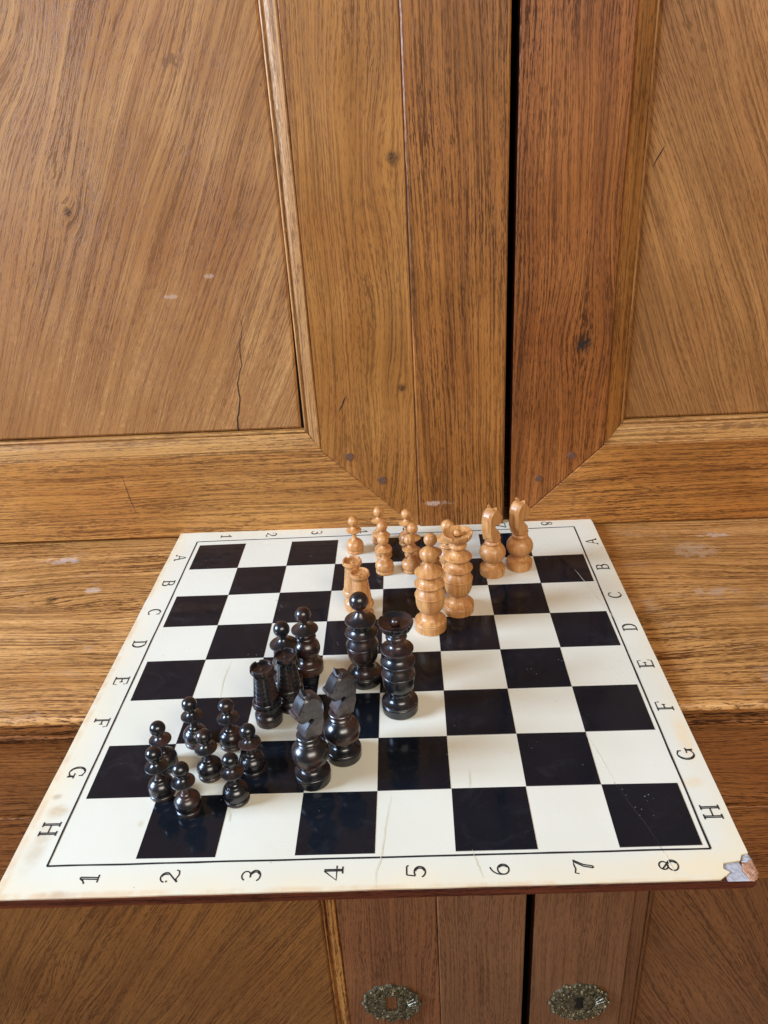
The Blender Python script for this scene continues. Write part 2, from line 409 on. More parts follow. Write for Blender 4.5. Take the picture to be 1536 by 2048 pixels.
# lower doors
YD = -5.60
ll = door(-1, YD, .828, -1.04, -1.345, -12.9, -15.5, -13.6, -13.3, -2.57, (M_lowst, M_low, M_lowmo, M_lowmo, M_lowpL),
          label='lower left door with a brass escutcheon around a rectangular hole')
lr = door(1, YD, 2.645, 4.45, 4.80, 12.9, -15.5, -13.6, -13.3, -2.57, (M_lowpost, M_low, M_lowpost, M_lowmo, M_lowpR),
          label='lower right door with a brass escutcheon around a keyhole')
bm = bmesh.new(); plank(bm, [(.84, -15.5), (2.475, -15.5), (2.475, -2.57), (.84, -2.57)], YD-.03, YD+.38, .03)
bm_obj('closing_strip', bm, M_lowpost, ll)

# escutcheons
def mat_brass():
    N = NT('old_brass'); tc = N.n('ShaderNodeTexCoord').outputs['Object']
    nz = N.noise(tc, 330, 4, .65); n2 = N.noise(tc, 900, 2, .6)
    N.put(N.b.inputs['Base Color'], N.ramp(nz, [(.3, srgb(60, 52, 40)), (.55, srgb(108, 96, 72)), (.72, srgb(168, 150, 112))]))
    N.b.inputs['Metallic'].default_value = .55; N.b.inputs['Roughness'].default_value = .3
    N.put(N.b.inputs['Normal'], N.bump(N.ma('ADD', nz, N.ma('MULTIPLY', n2, .5)), .8, .0005))
    return N.m
M_brass = mat_brass()
def escutcheon(cx, cz, par, key):
    bm = bmesh.new(); n = 96; r0 = .57
    hole = []
    for k in range(n):
        t = 2*pi*k/n + pi/2; dx, dz = cos(t), sin(t)
        if key:    # keyhole: round head over a flaring slot
            best = 0
            for q in range(1, 60):
                rr = q*.004; px, pz = dx*rr, dz*rr
                ins = (px*px+(pz-.11)**2 < .105**2) or (-.24 < pz < .10 and abs(px) < .055+(.10-pz)*.17)
                if ins: best = rr
            hole.append(max(best, .02))
        else:
            hole.append(min(.115/max(1e-6, abs(dx)), .24/max(1e-6, abs(dz))))
    rings = [('h', 1, -.0), ('h', 1, -.055), ('m', .08, -.075), ('m', .3, -.06), ('m', .42, -.045), ('m', .55, -.06), ('m', .74, -.065), ('m', .88, -.045), ('m', 1, -.03), ('m', 1.01, 0)]
    R_ = []
    for kind, f, y in rings:
        row = []
        for k in range(n):
            t = 2*pi*k/n + pi/2
            ro = r0*(1 + .025*cos(12*t) + .015*cos(5*t+1))
            h = hole[k]
            r = h if kind == 'h' else h + (ro-h)*min(f, 1)*1.0
            yy = y
            if kind == 'm' and .2 < f < .9: yy += .018*sin(t*9+f*14)+.012*sin(t*17-f*25)
            row.append(bm.verts.new(((cx+r*cos(t))*S, (YD+yy)*S, (cz+r*sin(t))*S)))
        R_.append(row)
    for i in range(len(R_)-1):
        for k in range(n):
            bm.faces.new((R_[i][k], R_[i][(k+1) % n], R_[i+1][(k+1) % n], R_[i+1][k]))
    rnd = random.Random(5+key)
    def bead(x, z, r, y):
        bmesh.ops.create_icosphere(bm, subdivisions=1, radius=r*S, matrix=Matrix.Translation(((cx+x)*S, (YD+y)*S, (cz+z)*S)))
    for k in range(36):
        t = 2*pi*k/36+rnd.uniform(-.05, .05); rr = r0*(.97+.05*cos(12*t)); bead(rr*cos(t), rr*sin(t), rnd.uniform(.028, .055), -.04)
    for k in range(26):
        t = 2*pi*k/26+rnd.uniform(-.1, .1); rr = rnd.uniform(.31, .35); bead(rr*cos(t), rr*sin(t), rnd.uniform(.016, .03), -.065)
    for k in range(60):
        t = rnd.uniform(0, 2*pi); rr = rnd.uniform(.31, .52); bead(rr*cos(t), rr*sin(t), rnd.uniform(.012, .028), -.06)
    # leaf ribs
    for k in range(12):
        t = 2*pi*k/30-1.0; c0 = Vector((cos(t)*.33, sin(t)*.33)); c1 = Vector((cos(t+.16)*.50, sin(t+.16)*.50)); nn = Vector((-(c1-c0).y, (c1-c0).x)).normalized()*.012
        vs_ = []
        for q, yy in ((c0-nn, -.055), (c0+nn, -.055), (c1+nn, -.055), (c1-nn, -.055)):
            vs_.append(bm.verts.new(((cx+q.x)*S, (YD+yy)*S, (cz+q.y)*S)))
        m1 = bm.verts.new(((cx+c0.x)*S, (YD-.09)*S, (cz+c0.y)*S)); m2 = bm.verts.new(((cx+c1.x)*S, (YD-.085)*S, (cz+c1.y)*S))
        bm.faces.new((vs_[0], m1, m2, vs_[3])); bm.faces.new((vs_[1], vs_[2], m2, m1))
    return bm_obj('escutcheon', bm, M_brass, par, auto=40)
e1 = escutcheon(-.145, -7.93, ll, 0); e1['label'] = 'round tarnished brass escutcheon with a rectangular opening'
e2 = escutcheon(3.61, -7.93, lr, 1); e2['label'] = 'round tarnished brass escutcheon with a black keyhole'
bm = bmesh.new(); plank(bm, [(3.46, -8.20), (3.76, -8.20), (3.76, -7.68), (3.46, -7.68)], YD-.004, YD+.1, .002)
bm_obj('keyhole', bm, M_crack, lr)
bm = bmesh.new(); plank(bm, [(-.235, -8.13), (-.055, -8.13), (-.055, -7.72), (-.235, -7.72)], YD-.02, YD+.1, .01)
bm_obj('keyhole_plug', bm, M_lowpost, ll)

# ------------------------------------------------------------------ the chess board
def mat_ivory():
    N = NT('ivory_sheet'); tc = N.n('ShaderNodeTexCoord').outputs['Object']
    v = N.n('ShaderNodeVectorMath', operation='SCALE'); N.put(v.inputs[0], tc); v.inputs[3].default_value = 1/S
    x, y, z = N.sep(v.outputs[0])
    e = N.ma('MAXIMUM', N.ma('ABSOLUTE', x), N.ma('ABSOLUTE', N.ma('SUBTRACT', y, .06)))
    nz = N.noise(v.outputs[0], .9, 3, .6)
    edge = N.ma('MULTIPLY', N.mr(e, 4.15, 4.55, 0, 1), N.mr(nz, .3, .65, .15, 1))
    base = N.mix(N.mr(N.noise(v.outputs[0], .35, 3, .5), .35, .65), srgb(217, 209, 188), srgb(224, 217, 198))
    col = N.mix(N.ma('MULTIPLY', edge, .55), base, srgb(235, 208, 160))
    rim = N.mr(e, 4.485, 4.53, 0, 1)
    col = N.mix(N.ma('MULTIPLY', rim, N.mr(N.noise(v.outputs[0], 3, 3, .6), .4, .6, 0, .5)), col, srgb(215, 175, 130))
    for sx, sy, ra, rb, c_, am in ((-4.3, -3.2, .14, .1, (190, 150, 100), .5), (-4.42, -2.95, .07, .05, (160, 125, 85), .45), (-4.35, -3.75, .12, .35, (190, 165, 130), .45), (-3.83, -4.5, .2, .07, (180, 135, 95), .4), (4.2, -3.0, .16, .1, (225, 195, 150), .5),
                                   (3.9, -4.3, .7, .3, (238, 210, 160), .4), (-3.1, -3.45, .04, .05, (190, 170, 130), .4), (-2.02, 1.75, .03, .01, (90, 80, 60), .8), (4.35, -2.2, .1, .4, (235, 200, 150), .5), (-1.42, 1.85, .1, .015, (120, 110, 90), .5)):
        nn = N.noise(v.outputs[0], 6, 3, .6)
        m_ = N.ma('MULTIPLY', spot(N, x, y, sx, sy, ra, rb), N.mr(nn, .3, .6, .4, 1))
        col = N.mix(N.ma('MULTIPLY', N.mr(m_, .1, .7), am), col, srgb(*c_))
    vo = N.n('ShaderNodeTexVoronoi'); N.put(vo.inputs['Vector'], v.outputs[0]); vo.inputs['Scale'].default_value = 1.6
    col = N.mix(N.mr(vo.outputs['Distance'], .012, .022, .6, 0), col, srgb(150, 130, 100))
    N.put(N.b.inputs['Base Color'], col)
    N.put(N.b.inputs['Roughness'], N.mr(N.noise(v.outputs[0], 2, 4, .6), .3, .7, .24, .40))
    N.b.inputs['Specular IOR Level'].default_value = .4
    N.b.inputs['Subsurface Weight'].default_value = .0
    N.put(N.b.inputs['Normal'], N.bump(N.noise(v.outputs[0], 1.3, 3, .5), .25, .0012))
    return N.m
def mat_blacksq():
    N = NT('black_celluloid'); tc = N.n('ShaderNodeTexCoord').outputs['Object']
    v = N.n('ShaderNodeVectorMath', operation='SCALE'); N.put(v.inputs[0], tc); v.inputs[3].default_value = 1/S
    nz = N.noise(v.outputs[0], 1.5, 4, .6)
    sm = N.noise(v.outputs[0], 5, 4, .7, 1.2)
    col = N.mix(N.mr(nz, .35, .65), (.0055, .0070, .0105, 1), (.0075, .0092, .0130, 1))
    vo = N.n('ShaderNodeTexVoronoi'); N.put(vo.inputs['Vector'], v.outputs[0]); vo.inputs['Scale'].default_value = 2.6
    col = N.mix(N.mr(vo.outputs['Distance'], .010, .02, .7, 0), col, srgb(150, 150, 160))
    dust = N.n('ShaderNodeTexVoronoi'); N.put(dust.inputs['Vector'], v.outputs[0]); dust.inputs['Scale'].default_value = 13
    dm = N.ma('MULTIPLY', N.mr(dust.outputs['Distance'], .10, .16, 1, 0), N.mr(N.noise(v.outputs[0], 1.1, 3, .6), .60, .66, 0, .45))
    col = N.mix(dm, col, srgb(150, 150, 158))
    scr = N.noise(N.xyz(N.ma('MULTIPLY', N.sep(v.outputs[0])[0], 1.2), N.ma('MULTIPLY', N.sep(v.outputs[0])[1], 1.6), 3), 1, 5, .7, 1.5)
    col = N.mix(N.mr(scr, .55, .75, 0, .03), col, srgb(150, 150, 160))
    N.put(N.b.inputs['Base Color'], col)
    N.b.inputs['Specular IOR Level'].default_value = .27
    N.put(N.b.inputs['Roughness'], N.ma('ADD', N.mr(nz, .3, .7, .05, .13), N.mr(sm, .55, .75, 0, .18)))
    N.put(N.b.inputs['Normal'], N.bump(N.noise(v.outputs[0], 1.3, 3, .5), .3, .0010))
    return N.m
M_ivory = mat_ivory(); M_black = mat_blacksq()
M_ink = plain('black_ink', (.012, .014, .018, 1), .4)
M_slab = oak('board_wood', 'ZX', 0, (120, 62, 38), (94, 44, 27), (50, 22, 14), 21.0, pore=.7, tone=.4, bend=.4)
M_hair = plain('crack_edge', srgb(206, 196, 160), .5)
M_hairk = plain('crack_on_black', srgb(44, 44, 50), .4)
M_hairw = plain('crack_edge_bright', srgb(236, 232, 212), .4)
M_hair2 = plain('crack_edge_dark', srgb(196, 176, 130), .5)

brd = thing('chess_board', 'black and ivory chess board with lettered border and a chipped corner resting on the ledge', 'chess board', (0, 0, 0), 0)
HX, YN, YF = 4.515, -4.50, 4.635
notch = [(4.49, -4.12), (4.40, -4.14), (4.36, -4.22), (4.15, -4.25), (4.12, -4.33), (4.17, -4.38), (4.19, -4.50)]
def slab(bm, pts, z0, z1, ch):
    pts = ccw(pts); n = len(pts)
    ins = inset(pts, ch)
    T_ = [bm.verts.new((q[0]*S, q[1]*S, z1*S)) for q in ins]
    m = [bm.verts.new((q[0]*S, q[1]*S, (z1-ch)*S)) for q in pts]
    B = [bm.verts.new((q[0]*S, q[1]*S, z0*S)) for q in pts]
    bm.faces.new(T_); bm.faces.new(B[::-1])
    for i in range(n):
        j = (i+1) % n; bm.faces.new((m[i], m[j], T_[j], T_[i])); bm.faces.new((B[i], B[j], m[j], m[i]))
def edgepts(p, q, n, amp, seed):
    out = []
    for i in range(n):
        t = i/n; x = p[0]+(q[0]-p[0])*t; y = p[1]+(q[1]-p[1])*t
        d = mnoise.noise(Vector((t*14, seed, 0)))*amp
        dx, dy = q[0]-p[0], q[1]-p[1]; l = math.hypot(dx, dy)
        out.append((x-dy/l*d, y+dx/l*d))
    return out
NL, NR, FR, FL = (-4.62, -4.54), (4.50, -4.47), (4.495, 4.61), (-4.575, 4.665)
base_pts = edgepts(NL, (4.38, -4.48), 40, .006, 1)+[(4.43, -4.475), (4.485, -4.43), (4.50, -4.36)]+edgepts((4.50, -4.28), FR, 30, .006, 2)+edgepts(FR, FL, 30, .006, 3)+edgepts(FL, NL, 30, .006, 4)
bm = bmesh.new(); slab(bm, base_pts, Zs, -.022, .004); bm_obj('board_core', bm, M_slab, brd)
sheet = edgepts((-4.59, -4.53), (4.19, -4.472), 60, .008, 11)+[(4.18, -4.38), (4.12, -4.33), (4.15, -4.25), (4.36, -4.22), (4.40, -4.14), (4.488, -4.12)] + \
    edgepts((4.488, -4.05), (4.483, 4.55), 40, .006, 12)+[(4.465, 4.59)]+edgepts((4.43, 4.602), (-4.50, 4.655), 40, .006, 13)+[(-4.545, 4.64), (-4.562, 4.60)] + \
    edgepts((-4.565, 4.56), (-4.608, -4.49), 40, .006, 14)
bm = bmesh.new()
pts = ccw(sheet); Tt = [bm.verts.new((q[0]*S, q[1]*S, 0)) for q in pts]; Bb = [bm.verts.new((q[0]*S, q[1]*S, -.0205*S)) for q in pts]
f = bm.faces.new(Tt); f.normal_update(); bm.faces.new(Bb[::-1])
for i in range(len(pts)):
    j = (i+1) % len(pts); bm.faces.new((Bb[i], Bb[j], Tt[j], Tt[i]))
bmesh.ops.triangulate(bm, faces=[f])
bm_obj('ivory_sheet', bm, M_ivory, brd)
# damaged corner
M_plaster = plain('bared_filler', srgb(170, 166, 168), .7, bumpamt=1, nscale=600, var=.25)
M_fibre = plain('bared_wood', srgb(176, 128, 98), .8, bumpamt=1, nscale=900, var=.4)
def lump(name, poly, z0, h, mat, seed):
    bm = bmesh.new(); poly = ccw(poly); cx = sum(q[0] for q in poly)/len(poly); cy = sum(q[1] for q in poly)/len(poly)
    rings_ = [poly]
    for f_ in (.8, .5, .2): rings_.append([(cx+(q[0]-cx)*f_, cy+(q[1]-cy)*f_) for q in poly])
    V = []
    for k, rr in enumerate(rings_):
        V.append([bm.verts.new((q[0]*S, q[1]*S, (z0+(h*(.8+.9*mnoise.noise(Vector((q[0]*14, q[1]*14, seed)))) if k else 0))*S)) for q in rr])
    for k in range(3):
        for i in range(len(poly)):
            j = (i+1) % len(poly); bm.faces.new((V[k][i], V[k][j], V[k+1][j], V[k+1][i]))
    bm.faces.new(V[3])
    return bm_obj(name, bm, mat, brd)
lump('bare_corner', [(4.12, -4.49), (4.12, -4.33), (4.16, -4.25), (4.34, -4.23), (4.36, -4.3), (4.33, -4.36), (4.36, -4.40), (4.38, -4.49)], -.021, .010, M_plaster, 1)['label'] = 'pale blue grey filler bared at the chipped corner'
lump('bare_corner', [(4.37, -4.235), (4.40, -4.14), (4.49, -4.12), (4.505, -4.2), (4.44, -4.24)], -.021, .012, M_plaster, 5)
lump('bare_corner', [(4.37, -4.49), (4.355, -4.40), (4.33, -4.35), (4.37, -4.25), (4.44, -4.235), (4.505, -4.2), (4.512, -4.38), (4.47, -4.46), (4.42, -4.495)], -.0205, .016, M_fibre, 3)['label'] = 'rough brown wood bared at the chipped corner'

# 32 dark squares
def quadobj(name, x0, x1, y0, y1, z, mat, jit=.006):
    bm = bmesh.new()
    c = [(x0, y0), (x1, y0), (x1, y1), (x0, y1)]
    c = [(a+random.uniform(-jit, jit), b+random.uniform(-jit, jit)) for a, b in c]
    slab(bm, c, .0, z, .003)
    bmesh.ops.delete(bm, geom=[f for f in bm.faces if f.normal.z < -.5], context='FACES')
    return bm_obj(name, bm, mat, brd)
for r in range(8):
    for c in range(8):
        if (r+c) % 2 == 0:
            quadobj('dark_square', c-4, c-3, 3-r, 4-r, .005, M_black)
# border line
LB = [(-4.105, -4.075), (4.07, -4.05), (4.05, 4.165), (-4.10, 4.165)]
def line(name, p, q, wd, z=.0045, wob=.006, seed=0, mat=M_ink, n=60):
    bm = bmesh.new(); p = Vector(p); q = Vector(q); t = (q-p).normalized(); nn = Vector((-t.y, t.x)); a_ = []; b_ = []
    for i in range(n+1):
        c = p.lerp(q, i/n)+nn*mnoise.noise(Vector((i*.21, seed, 0)))*wob; ww = wd*(1+.25*mnoise.noise(Vector((i*.4, seed+4, 0))))
        u = c+nn*ww/2; v_ = c-nn*ww/2
        a_.append(bm.verts.new((u.x*S, u.y*S, z*S))); b_.append(bm.verts.new((v_.x*S, v_.y*S, z*S)))
    for i in range(n): bm.faces.new((a_[i], a_[i+1], b_[i+1], b_[i]))
    return bm_obj(name, bm, mat, brd)
for i in range(4): line('border_line', LB[i], LB[(i+1) % 4], .026, seed=i)

# engraved characters: strokes in a unit box, x right, y up
def arc(cx, cy, rx, ry, a0, a1, n=14):
    return [(cx+rx*cos(radians(a0+(a1-a0)*i/n)), cy+ry*sin(radians(a0+(a1-a0)*i/n))) for i in range(n+1)]
def ser(x, y, w_=.13): return [(x-w_, y), (x+w_, y)]
G = {
 'A': [[(.12, 0), (.5, 1)], [(.5, 1), (.82, 0)], [(.56, .98), (.90, 0)], [(.25, .36), (.74, .36)], ser(.12, 0), ser(.86, 0, .15)],
 'B': [[(.2, 0), (.2, 1)], [(.29, 0), (.29, 1)], [(.08, 1), (.55, 1)]+arc(.55, .77, .24, .23, 90, -90)+[(.29, .54)], [(.55, .54)]+arc(.58, .27, .28, .27, 90, -90)+[(.08, 0)], arc(.55, .77, .17, .2, 70, -70), arc(.58, .27, .20, .23, 70, -70)],
 'C': [arc(.52, .5, .38, .5, 42, 318, 22), arc(.52, .5, .29, .46, 100, 260, 14), [(.80, .98), (.80, .70)], [(.8, .17), (.84, .05)]],
 'D': [[(.2, 0), (.2, 1)], [(.29, 0), (.29, 1)], [(.06, 1), (.48, 1)]+arc(.48, .5, .38, .5, 90, -90, 18)+[(.06, 0)], arc(.48, .5, .29, .44, 75, -75, 14)],
 'E': [[(.2, 0), (.2, 1)], [(.29, 0), (.29, 1)], [(.06, 1), (.80, 1), (.82, .76)], [(.06, 0), (.82, 0), (.86, .26)], [(.29, .52), (.60, .52)], [(.60, .40), (.60, .64)]],
 'F': [[(.2, 0), (.2, 1)], [(.29, 0), (.29, 1)], [(.06, 1), (.80, 1), (.84, .74)], [(.29, .52), (.60, .52)], [(.60, .40), (.60, .64)], ser(.245, 0, .18)],
 'G': [arc(.50, .5, .38, .5, 45, 330, 22), arc(.50, .5, .29, .46, 100, 260, 14), [(.78, .96), (.78, .70)], [(.80, .40), (.80, .0)], [(.86, .40), (.88, -.02)], [(.60, .40), (1.0, .40)]],
 'H': [[(.16, 0), (.16, 1)], [(.25, 0), (.25, 1)], [(.75, 0), (.75, 1)], [(.84, 0), (.84, 1)], [(.25, .5), (.75, .5)], ser(.205, 0, .16), ser(.205, 1, .16), ser(.795, 0, .16), ser(.795, 1, .16)],
 '1': [[(.46, 0), (.50, 1)], [(.56, 0), (.60, 1)], [(.50, 1), (.40, .82), (.22, .70)], ser(.5, 0, .22), [(.5, 1), (.6, 1)]],
 '2': [arc(.48, .72, .27, .28, 170, -25, 14)+[(.55, .42), (.2, .05)], arc(.48, .72, .18, .24, 80, -30, 8), [(.2, .05), (.38, .14), (.6, .02), (.82, .04), (.88, .2)], [(.2, .66), (.3, .62)]],
 '3': [arc(.46, .76, .25, .24, 160, -80, 14)+[(.36, .54)], [(.36, .54)]+arc(.46, .27, .30, .27, 85, -160, 16), arc(.46, .27, .21, .22, 70, -70, 10)],
 '4': [[(.62, 1), (.10, .32), (.92, .32)], [(.62, 1), (.62, 0)], [(.70, 1.0), (.70, 0)], ser(.66, 0, .2)],
 '5': [[(.30, 1), (.78, 1)], [(.30, 1), (.24, .56)], [(.24, .56)]+arc(.46, .30, .30, .30, 120, -160, 16), arc(.46, .30, .21, .25, 80, -80, 10), [(.78, 1), (.82, .9)]],
 '6': [arc(.50, .30, .28, .30, 0, 360, 20), arc(.72, .40, .50, .60, 100, 190, 12), arc(.50, .30, .19, .26, 60, -60, 10)],
 '7': [[(.16, .80), (.20, 1), (.42, .93), (.62, .98), (.84, 1), (.56, .5), (.46, 0)], [(.92, 1), (.66, .5), (.56, 0)], [(.46, 0), (.56, 0)]],
 '8': [arc(.50, .76, .22, .23, 0, 360, 16), arc(.50, .28, .29, .28, 0, 360, 20), [(.31, .86), (.74, .42)], arc(.50, .28, .20, .24, 60, -60, 10)],
}
GM = {}
def glyph(ch, w_=.25, h_=.225, th=.018):
    if ch in GM: return GM[ch]
    bm = bmesh.new(); zz = .003
    for st in G[ch]:
        st = [Vector(((x-.5)*w_, (y-.5)*h_)) for x, y in st]
        A_ = []; B_ = []
        for i, q in enumerate(st):
            t = (st[min(len(st)-1, i+1)]-st[max(0, i-1)])
            t = t.normalized() if t.length > 1e-9 else Vector((1, 0)); nn = Vector((-t.y, t.x))*th/2
            A_.append(bm.verts.new(((q+nn).x*S, (q+nn).y*S, zz*S))); B_.append(bm.verts.new(((q-nn).x*S, (q-nn).y*S, zz*S)))
        for i in range(len(st)-1): bm.faces.new((A_[i], A_[i+1], B_[i+1], B_[i]))
        zz += .0002
    me = bpy.data.meshes.new('glyph'); bm.to_mesh(me); bm.free(); me.materials.append(M_ink); GM[ch] = me; return me
def putglyph(ch, x, y, rot, kind):
    o = bpy.data.objects.new(kind, glyph(ch)); COL.objects.link(o); o.parent = brd
    o.location = (x*S, y*S, 0); o.rotation_euler = (0, 0, rot)
    o['label'] = 'engraved %s %s' % (kind, ch)
for i, ch in enumerate('ABCDEFGH'):
    putglyph(ch, -4.30, 3.5-i, -pi/2, 'letter'); putglyph(ch, 4.27, 3.5-i, pi/2, 'letter')
for i, ch in enumerate('12345678'):
    putglyph(ch, -3.5+i, 4.36, -pi/2, 'numeral'); putglyph(ch, -3.5+i, -4.27, pi/2, 'numeral')

# hairline cracks in the sheet
def crack(pts, wd, mat, z=.0065):
    P_ = []
    for a, b in zip(pts, pts[1:]):
        for k in range(6): P_.append(Vector(a).lerp(Vector(b), k/6)+Vector((random.uniform(-.006, .006), random.uniform(-.006, .006))))
    P_.append(Vector(pts[-1]))
    n_ = len(P_)
    crackline('crack', [tuple(q) for q in P_], [wd*min(1, .3+2*min(i, n_-1-i)/n_) for i in range(n_)], z, mat, brd, zaxis=True)
CR = __import__('json').loads('[[[-2.55, -0.064], [-2.58, -0.559], [-2.543, -1.026]], [[2.99, -2.045], [3.089, -2.462], [3.174, -2.968], [3.299, -3.353], [3.429, -3.753], [3.502, -4.088], [3.548, -4.402]], [[3.725, 2.421], [3.822, 1.962], [4.019, 1.003], [4.149, 0.569]], [[3.317, 3.905], [3.464, 3.423], [3.622, 3.005]], [[1.264, -2.672], [1.25, -3.012]], [[1.196, -3.985], [1.244, -4.202], [1.298, -4.39]], [[0.189, -3.096], [0.146, -3.412], [0.089, -3.878], [0.075, -4.098], [0.012, -4.273], [0.012, -4.498]], [[-1.95, -3.277], [-1.92, -3.466]]]')
for c, m_ in ((CR[0], M_hair), (CR[1][:3], M_hairw), (CR[1][2:6], M_hairk), (CR[1][5:], M_hairw), (CR[2], M_hairw), (CR[3], M_hairw), (CR[4], M_hair),
              (CR[5], M_hair), (CR[6], M_hair), (CR[7], M_hair2)):
    crack(c, .0085, m_)

# ------------------------------------------------------------------ the pieces
def lathe(prof, n=64, notch=None):
    bm = bmesh.new(); rows = []
    for r, z in prof:
        if r < 1e-5: rows.append([bm.verts.new((0, 0, z*S))]); continue
        row = []
        for k in range(n):
            t = 2*pi*k/n; rr, zz = (notch(r, z, t) if notch else (r, z))
            row.append(bm.verts.new((rr*cos(t)*S, rr*sin(t)*S, zz*S)))
        rows.append(row)
    for a_, b_ in zip(rows, rows[1:]):
        for k in range(n):
            j = (k+1) % n
            if len(a_) == 1: bm.faces.new((a_[0], b_[j], b_[k]))
            elif len(b_) == 1: bm.faces.new((a_[k], a_[j], b_[0]))
            else: bm.faces.new((a_[k], a_[j], b_[j], b_[k]))
    return bm
def ballp(R_, zc, r0, squash=1.0, n=16, top=True, a1=90):
    """profile of a ball from where its radius is r0 (below) to the top"""
    a0 = -math.degrees(math.acos(min(1, r0/R_)))
    return [(max(0, R_*cos(radians(a0+(a1-a0)*i/n))), zc+R_*squash*sin(radians(a0+(a1-a0)*i/n))) for i in range(n+1)]
def smooth(pts, n=3):
    """catmull-rom through pts"""
    out = []
    for i in range(len(pts)-1):
        p0 = pts[max(0, i-1)]; p1 = pts[i]; p2 = pts[i+1]; p3 = pts[min(len(pts)-1, i+2)]
        for k in range(n):
            t = k/n
            out.append(tuple(.5*((2*p1[q])+(-p0[q]+p2[q])*t+(2*p0[q]-5*p1[q]+4*p2[q]-p3[q])*t*t+(-p0[q]+3*p1[q]-3*p2[q]+p3[q])*t**3) for q in (0, 1)))
    out.append(pts[-1]); return out

def drum(r, h=.147, k=1.03):
    return [(0, 0), (r*.96, 0), (r, .008), (r*1.01, h*.4), (r*k, h-.012), (r*k, h-.003), (r*(k-.012), h+.004), (r*(k-.03), h+.010), (r*(k-.03), h+.014),
            (r*(k-.012), h+.020), (r*(k-.008), h+.030), (r*(k-.02), h+.038), (r*(k-.05), h+.043)]
def wood_dark():
    N = NT('ebonised_wood'); tc = N.n('ShaderNodeTexCoord').outputs['Object']
    oi = N.n('ShaderNodeObjectInfo')
    v = N.n('ShaderNodeVectorMath', operation='ADD'); N.put(v.inputs[0], tc)
    rnd = N.n('ShaderNodeVectorMath', operation='SCALE'); N.put(rnd.inputs[0], oi.outputs['Location']); rnd.inputs[3].default_value = 13.7
    N.put(v.inputs[1], rnd.outputs[0])
    nz = N.noise(v.outputs[0], 55, 4, .6); x, y, z = N.sep(v.outputs[0])
    gr = N.noise(N.xyz(N.ma('MULTIPLY', x, 900), N.ma('MULTIPLY', y, 900), N.ma('MULTIPLY', z, 70)), 1, 3, .6)
    turn = N.noise(N.xyz(N.ma('MULTIPLY', x, 20), N.ma('MULTIPLY', y, 20), N.ma('MULTIPLY', z, 1600)), 1, 2, .6)
    col = N.ramp(nz, [(.40, (.006, .006, .008, 1)), (.50, (.011, .008, .008, 1)), (.60, (.036, .014, .010, 1)), (.74, (.070, .027, .016, 1))])
    col = N.mix(N.mr(gr, .5, .75, 0, .35), col, (.006, .005, .006, 1))
    geo = N.n('ShaderNodeNewGeometry')
    wear = N.ma('MULTIPLY', N.mr(geo.outputs['Pointiness'], .53, .60, 0, 1), N.mr(N.noise(v.outputs[0], 150, 3, .6), .35, .6, .25, 1))
    col = N.mix(N.ma('MULTIPLY', wear, .55), col, srgb(112, 100, 98))
    N.put(N.b.inputs['Base Color'], col)
    N.put(N.b.inputs['Roughness'], N.ma('ADD', N.mr(nz, .3, .7, .17, .27), N.ma('MULTIPLY', gr, .08)))
    N.b.inputs['Specular IOR Level'].default_value = .75
    N.put(N.b.inputs['Normal'], N.bump(N.ma('ADD', N.ma('MULTIPLY', gr, .5), N.ma('MULTIPLY', turn, .9)), .30, .00004))
    return N.m
def wood_light():
    N = NT('boxwood'); tc = N.n('ShaderNodeTexCoord').outputs['Object']
    oi = N.n('ShaderNodeObjectInfo')
    v = N.n('ShaderNodeVectorMath', operation='ADD'); N.put(v.inputs[0], tc)
    rnd = N.n('ShaderNodeVectorMath', operation='SCALE'); N.put(rnd.inputs[0], oi.outputs['Location']); rnd.inputs[3].default_value = 13.7
    N.put(v.inputs[1], rnd.outputs[0])
    x, y, z = N.sep(v.outputs[0])
    nz = N.noise(v.outputs[0], 60, 3, .6)
    gr = N.noise(N.xyz(N.ma('MULTIPLY', x, 420), N.ma('MULTIPLY', y, 120), N.ma('MULTIPLY', z, 36)), 1, 3, .6, .5)
    turn = N.noise(N.xyz(N.ma('MULTIPLY', x, 20), N.ma('MULTIPLY', y, 20), N.ma('MULTIPLY', z, 1500)), 1, 2, .6)
    col = N.ramp(gr, [(.3, srgb(164, 106, 58)), (.5, srgb(192, 134, 78)), (.72, srgb(212, 158, 98))])
    col = N.mix(N.mr(nz, .5, .75, 0, .5), col, srgb(184, 116, 72))
    sp = N.noise(v.outputs[0], 1400, 1, .5)
    col = N.mix(N.mr(sp, .66, .74, 0, .5), col, srgb(120, 70, 36))
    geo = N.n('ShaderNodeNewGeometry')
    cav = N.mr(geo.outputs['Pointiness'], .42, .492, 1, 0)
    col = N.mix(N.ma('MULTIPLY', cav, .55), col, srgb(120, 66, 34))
    N.put(N.b.inputs['Base Color'], col)
    N.b.inputs['Roughness'].default_value = .36; N.b.inputs['Specular IOR Level'].default_value = .45
    N.put(N.b.inputs['Normal'], N.bump(N.ma('ADD', N.ma('MULTIPLY', gr, .4), turn), .30, .00006))
    return N.m
M_dk = wood_dark(); M_lt = wood_light()

